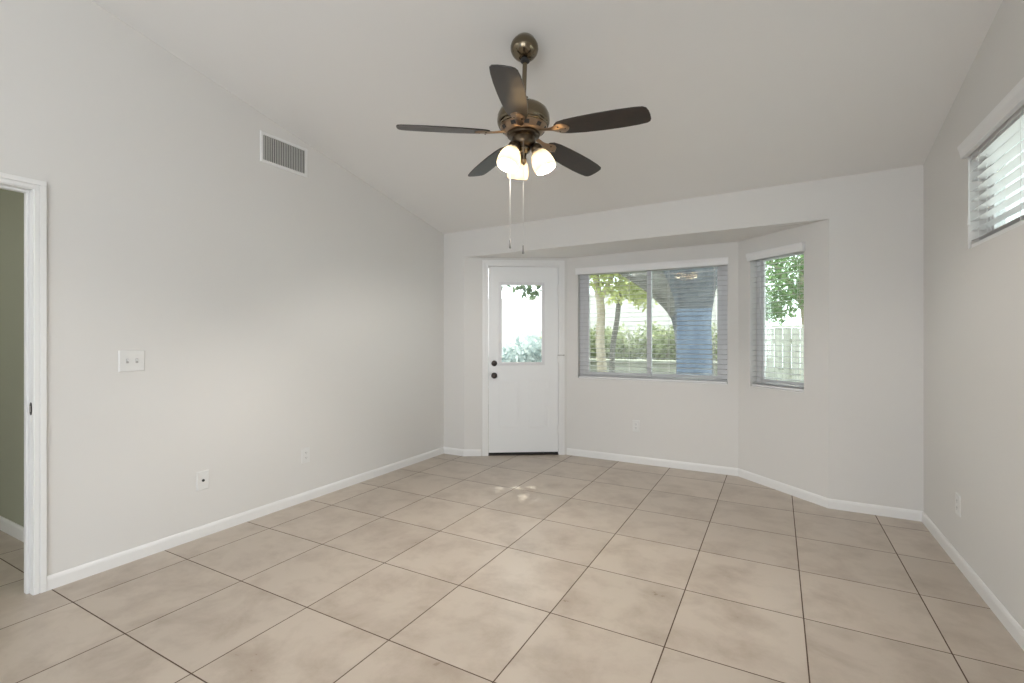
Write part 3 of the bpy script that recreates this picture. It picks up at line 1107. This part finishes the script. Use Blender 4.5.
# light kit: three arms, sockets, tulip shades and bulbs
for k, deg in enumerate((105, 225, 345)):
    ang = R(deg) + TH
    er = Vector((math.cos(ang), math.sin(ang), 0))
    top = er * 0.066 + Vector((0, 0, 2.288))
    tlt = R(24)
    ax = (er * math.sin(tlt) + Vector((0, 0, -math.cos(tlt)))).normalized()      # down and outwards
    q = ax.to_track_quat('Z', 'Y').to_matrix().to_4x4()
    mx = Matrix.Translation(top) @ q
    bm = bmesh.new()
    tube(bm, [er * 0.034 + Vector((0, 0, 2.300)), er * 0.052 + Vector((0, 0, 2.301)), top], [0.012, 0.012, 0.013], 14)
    lathe(bm, [(0.014, -0.010), (0.022, -0.004), (0.029, 0.006), (0.032, 0.020), (0.031, 0.030), (0.026, 0.031)], 28, mx)
    arm = fobj('lamp_arm', bm, M['dark_brass'])
    bm = bmesh.new()
    prof = [(0.0275, 0.012), (0.030, 0.030), (0.040, 0.045), (0.050, 0.064), (0.057, 0.086), (0.060, 0.108), (0.060, 0.126), (0.0575, 0.140)]
    full = prof + [(0.0545, 0.1425), (0.0535, 0.140)]       # blown glass with a rolled rim
    lathe(bm, full, 36, mx, cap=False)
    sh = fobj('lamp_shade', bm, M['shade'])
    sh['label'] = 'lit frosted glass lamp shade'
    bm = bmesh.new()
    lathe(bm, [(0.010, 0.028), (0.013, 0.045), (0.018, 0.054), (0.022, 0.066), (0.020, 0.076), (0.012, 0.084), (0.004, 0.087)], 20, mx)
    fobj('bulb', bm, M['bulb'], sh)
    ld = bpy.data.lights.new('fan_lamp', 'POINT')
    ld.energy = 37
    ld.color = (1.0, 0.945, 0.885)
    ld.shadow_soft_size = 0.01
    lo_ = bpy.data.objects.new('fan_lamp', ld)
    C.objects.link(lo_)
    lo_.parent = fan
    q_ = mx @ Vector((0, 0, 0.104))
    lo_.location = (q_.x * FS, q_.y * FS, (q_.z - 2.90) * FS + 2.9315 - ZC)

# pull chains
for (pl_, dd_, z0, z1, fob) in ((-0.072, -0.02, 2.285, 1.785, 0.046), (-0.003, -0.060, 2.300, 1.748, 0.046)):
    rgt = Vector((math.cos(TH), math.sin(TH), 0))
    fwd = Vector((-math.sin(TH), math.cos(TH), 0))
    p = rgt * pl_ + fwd * dd_
    bm = bmesh.new()
    inner = p * (0.05 / p.length)
    tube(bm, [inner + Vector((0, 0, z0 + 0.018)), p + Vector((0, 0, z0 + 0.008)), p + Vector((0, 0, z0 - 0.01)), p + Vector((0, 0, z1))], 0.0009, 8)
    ch = fobj('pull_chain', bm, M['chain'])
    bm = bmesh.new()
    lathe(bm, [(0.002, z1 + 0.002), (0.0045, z1 - 0.004), (0.0042, z1 - 0.018), (0.006, z1 - 0.030), (0.0065, z1 - fob + 0.004), (0.004, z1 - fob)], 14, Matrix.Translation(p))
    fobj('chain_fob', bm, M['fob'], ch)

# ------------------------------------------------------------------ outdoors
bm = bmesh.new(); box(bm, -16, 9, YW + 0.16, 26, -0.35, -0.15)  # out of view; darkened to dim the undersides of the bay slats
g = struct('ground', bm, M['concrete'], 'unseen yard outside the bay windows, darkened to cut bounce light')
bm = bmesh.new(); box(bm, XR + 0.2, 9, -5, YW + 0.16, -0.35, -0.15)  # out of view; added to bounce light up onto the high blind
struct('ground_side_bounce', bm, mat('bounce_ground', (0.75, 0.74, 0.71), 0.9), 'unseen pale ground beside the right wall, added to bounce light')
bm = bmesh.new(); box(bm, -3.6, 1.4, YW + 0.10, YW + 0.62, 2.40, 2.52)  # unseen eave, put in to block direct sun at the bay
struct('trim_eave', bm, M['roof'], 'unseen roof eave added to keep sun off the bay windows')

bm = bmesh.new()
box(bm, -14, -0.35, 11.6, 11.8, -0.2, 2.30)
box(bm, -14.02, -0.33, 11.57, 11.83, 2.30, 2.36)
struct('wall_garden', bm, M['stucco'], 'pale pink stucco garden wall behind the hedge')

bm = bmesh.new()
box(bm, -6.6, -0.7, 8.75, 8.95, -0.2, 0.80)
box(bm, -6.63, -0.67, 8.71, 8.99, 0.80, 0.86)
pw = obj('planter_wall', bm, M['block'], bevel=0.01)
pw['label'] = 'low grey planter wall in front of the hedge'; pw['category'] = 'planter wall'
bm = bmesh.new(); box(bm, -6.6, -0.7, 8.96, 11.5, -0.2, 0.74)
struct('ground_planter', bm, M['soil'], 'raised soil behind the planter wall')


def leaves(name, blobs, n, size, m, parent, seed, hang=0.0):
    """leaf cloud: blobs are (x, y, z, rx, ry, rz); every leaf a small folded two-quad blade"""
    rg = np.random.default_rng(seed)
    vol = np.array([b[3] * b[4] * b[5] for b in blobs]) ** 0.75
    vol /= vol.sum()
    V, F = [], []
    idx = rg.choice(len(blobs), n, p=vol)
    for i in idx:
        b = blobs[i]
        d = rg.normal(size=3); d /= np.linalg.norm(d)
        rr = rg.random() ** 0.45
        c = np.array(b[:3]) + d * rr * np.array(b[3:])
        u = rg.normal(size=3); u[2] -= hang; u /= np.linalg.norm(u)
        w_ = np.cross(u, rg.normal(size=3)); w_ /= np.linalg.norm(w_)
        nn = np.cross(u, w_)
        L = size * (0.7 + 0.6 * rg.random()); H = L * 0.27
        k = len(V)
        V += [c, c + u * L * .5 + w_ * H + nn * H * .25, c + u * L, c + u * L * .5 - w_ * H + nn * H * .25]
        F += [(k, k + 1, k + 2), (k, k + 2, k + 3)]
    me = bpy.data.meshes.new(name)
    me.from_pydata([tuple(q) for q in V], [], F)
    me.materials.append(m)
    o = bpy.data.objects.new(name, me)
    C.objects.link(o)
    o.parent = parent
    return o


def at(px, y):
    """x of the point at depth y seen at image column px"""
    u = (px - 512) / 482.084
    return y * (-math.sin(TH) + math.cos(TH) * u) / (math.cos(TH) + math.sin(TH) * u)


def zat(px, py, y):
    u = (px - 512) / 482.084
    return CH + (338 - py) / 482.084 * y / (math.cos(TH) + math.sin(TH) * u)


# hedge
hd = empty('hedge', (-3.4, 9.75, 0.74), label='leafy green hedge behind the low planter wall', cat='hedge')
rg = random.Random(4)
blobs = []
x = -4.1
while x < -0.9:
    blobs.append((x + 3.4 + rg.uniform(-.1, .1), rg.uniform(-.25, .15), 0.30 + rg.uniform(-.06, .10), 0.42, 0.36, 0.46))
    x += 0.36
leaves('foliage', blobs, 7000, 0.095, M['leaf_hedge'], hd, 3)
for bb in blobs[::2]:
    bm = bmesh.new()
    tube(bm, [(bb[0], bb[1], -0.02), (bb[0] + 0.05, bb[1], 0.35), (bb[0] - 0.03, bb[1] + 0.04, 0.62)], [0.025, 0.018, 0.008], 8)
    obj('stem', bm, M['tan_bark'], hd)

# bushy shrub seen through the door glass
sx = at(527, 7.9)
sb = empty('shrub', (sx, 7.9, -0.15), label='blue green shrub seen through the door glass', cat='shrub')
leaves('foliage', [(0, 0, 0.85, 0.62, 0.5, 0.62), (0.35, 0.1, 1.0, 0.42, 0.4, 0.50), (-0.45, 0, 0.7, 0.5, 0.4, 0.5)], 2000, 0.13, M['leaf_blue'], sb, 8)
for a in range(5):
    bm = bmesh.new()
    tube(bm, [(0, 0, -0.02), (0.15 * math.cos(a * 1.3), 0.15 * math.sin(a * 1.3), 0.4), (0.35 * math.cos(a * 1.3), 0.25 * math.sin(a * 1.3), 0.9)], [0.03, 0.02, 0.008], 8)
    obj('stem', bm, M['tan_bark'], sb)


def tree(label, base, trunk, limbs, blobs, n, size, lm, tm, seed, lmat=None, hang=0.3, group=None, seg=16):
    t = empty('tree', base, label=label, cat='tree', group=group)
    bm = bmesh.new()
    p, r = smooth_path([(a[0] - base[0], a[1] - base[1], a[2] - base[2], a[3]) for a in trunk])
    tube(bm, p, r, seg)
    obj('trunk', bm, tm, t, smooth=True)
    for lb in limbs:
        bm = bmesh.new()
        p, r = smooth_path([(a[0] - base[0], a[1] - base[1], a[2] - base[2], a[3]) for a in lb])
        tube(bm, p, r, seg)
        obj('limb', bm, lmat or tm, t, smooth=True)
    if n:
        leaves('foliage', [(b[0] - base[0], b[1] - base[1], b[2] - base[2], *b[3:]) for b in blobs], n, size, lm, t, seed, hang)
    return t


def P(px, py, y, r):
    return (at(px, y), y, zat(px, py, y), r)


# slim tan tree
y = 7.2
b = (at(602, y), y, -0.15)
tree('slim tan trunk tree with yellow green leaves outside the wide window', b,
     [(b[0], y, -0.2, 0.10), P(602, 372, y, .075), P(600, 340, y, .068), P(601, 310, y, .064), P(597, 285, y, .055), P(594, 255, y, .05), P(590, 215, y, .035)],
     [[P(600, 302, y, .040), P(607, 286, y, .036), P(616, 268, y, .03), P(628, 235, y, .02)]],
     [(*P(604, 268, y - .1, 0)[:3], .48, .40, .30), (*P(592, 262, y, 0)[:3], .35, .35, .28), (*P(626, 262, y + .1, 0)[:3], .42, .35, .22), (*P(635, 285, y + .2, 0)[:3], (.32), .3, .26), (*P(643, 296, y + .3, 0)[:3], .26, .3, .2),
      (*P(600, 225, y, 0)[:3], 0.9, .8, .45), (*P(612, 290, y, 0)[:3], .30, .3, .22)], 3400, 0.09, M['leaf_yellow'], M['tan_bark'], 11)
y = 7.9
b = (at(612, y), y, -0.15)
tree('thin leaning grey tree beside the tan one', b,
     [(b[0], y, -0.2, .06), P(612, 372, y, .045), P(613, 345, y, .045), P(617, 320, y, .042), P(619, 300, y, .04), P(622, 270, y, .03), P(626, 230, y, .02)],
     [], [(*P(624, 246, y, 0)[:3], .6, .5, .35), (*P(630, 290, y, 0)[:3], .4, .4, .18)], 900, 0.09, M['leaf_yellow'], M['limb'], 12)

# the big shade tree close to the window
y = 7.0
b = (at(690, y), y, -0.15)
tree('big blue grey shade tree with thick trunk outside the wide window', b,
     [(b[0], y, -0.25, 0.36), P(694, 385, y, .255), P(694, 350, y, .238), P(692, 325, y, .25), P(690, 300, y, .31), P(690, 272, y, .38), P(694, 240, y, .40), P(700, 190, y, .36)],
     [[P(690, 318, y, .22), P(677, 300, y - .05, .21), P(658, 283, y - .1, .20), P(636, 270, y - .15, .17), P(606, 256, y - .2, .13), P(570, 240, y - .2, .09)],
      [P(690, 300, y + .1, .22), P(672, 276, y + .25, .18), P(652, 255, y + .3, .14), P(630, 225, y + .3, .09)],
      [P(694, 300, y, .20), P(708, 280, y + .1, .16), P(724, 262, y + .1, .13), P(750, 230, y + .2, .08)]],
     [(-1.2, y + .3, 4.4, 1.6, 1.4, 0.6), (-2.4, y + .3, 4.1, 1.5, 1.3, 0.6), (-3.6, y + .2, 4.2, 1.3, 1.2, 0.6), (0.1, y, 4.3, 1.3, 1.2, 0.6), (*P(665, 272, y + .5, 0)[:3], .3, .2, .14)],  # high blobs are out of view, spread to block sun from the bay
     3400, 0.22, M['leaf_green'], M['bark'], 13, lmat=M['limb'], seg=20)

# green tree beyond the fence, seen through the narrow window
y = 12.6
b = (at(806, y), y, -0.15)
tree('leafy green tree rising above the wooden fence', b,
     [(b[0], y, -0.2, .16), (b[0] + .05, y, 1.4, .13), (b[0] - .05, y, 2.6, .10), (b[0] + .1, y, 3.8, .05)],
     [[(b[0], y, 1.9, .06), (b[0] - .4, y, 2.6, .05), (b[0] - .8, y, 3.2, .02)], [(b[0], y, 2.2, .06), (b[0] + .4, y, 2.8, .04), (b[0] + .8, y, 3.3, .02)]],
     [(b[0] - .5, y, 2.7, .7, .6, .50), (b[0] + .2, y - .2, 3.2, .9, .7, .6), (b[0] - .9, y, 3.4, .7, .6, .45), (b[0] + .4, y, 2.45, .6, .5, .38), (b[0] - .9, y - .2, 1.95, .45, .4, .32), (*P(770, 300, y, 0)[:3], .42, .4, .30), (*P(790, 296, y - .1, 0)[:3], .45, .4, .32), (*P(778, 314, y - .2, 0)[:3], .38, .35, .22), (*P(757, 310, y, 0)[:3], .35, .35, .26)],
     5200, 0.10, M['leaf_green'], M['tan_bark'], 21)

# leafy spray hanging into the view of the door
y = 6.9
b = (at(556, y), y, 2.6)
tree('dark leafy branch tip hanging across the top of the door glass', (at(575, y + .3), y + .3, -0.15),
     [(at(575, y + .3), y + .3, -0.2, .09), (at(573, y + .3), y + .3, 1.2, .075), (at(568, y + .2), y + .2, 2.6, .06), (at(560, y), y, 3.2, .04)],
     [[(at(565, y + .1), y + .1, 2.85, .03), (at(545, y), y, 2.45, .02), (at(528, y), y, 2.15, .008)], [(at(562, y), y, 3.05, .03), (at(530, y), y, 2.6, .02), (at(505, y), y, 2.25, .006)]],
     [(*P(530, 288, y, 0)[:3], .20, .2, .13), (*P(520, 284, y, 0)[:3], .22, .2, .10), (*P(504, 288, y, 0)[:3], .10, .1, .16), (*P(538, 292, y, 0)[:3], .10, .12, .10), (at(530, y), y, 2.6, .7, .5, .3)],
     330, 0.12, M['leaf_dark'], M['limb'], 31, hang=0.8)

# wooden fence
fy_ = 10.6
fe = empty('wooden_fence', (0.0, fy_, -0.15), label='pale weathered board fence seen through the narrow window', cat='fence')
bm = bmesh.new()
k = 0
x = -0.9
rg = random.Random(9)
while x < 3.4:
    h = 1.60 + rg.uniform(-.012, .012)
    box(bm, x, x + 0.135, -0.01 + rg.uniform(-.004, .004), 0.012, -0.02, h)
    x += 0.143
obj('boards', bm, M['fence'], fe)
for z in (0.35, 1.30):
    bm = bmesh.new(); box(bm, -0.9, 3.4, 0.013, 0.055, z, z + 0.09)
    obj('rail', bm, M['fence'], fe)
bm = bmesh.new(); box(bm, -0.92, 3.42, -0.045, 0.06, 1.615, 1.655)
obj('cap_rail', bm, M['fence'], fe)
for x in (0.25, 2.6):
    bm = bmesh.new(); box(bm, x, x + .09, -0.10, -0.012, -0.02, 1.60)
    obj('post', bm, M['fence'], fe)
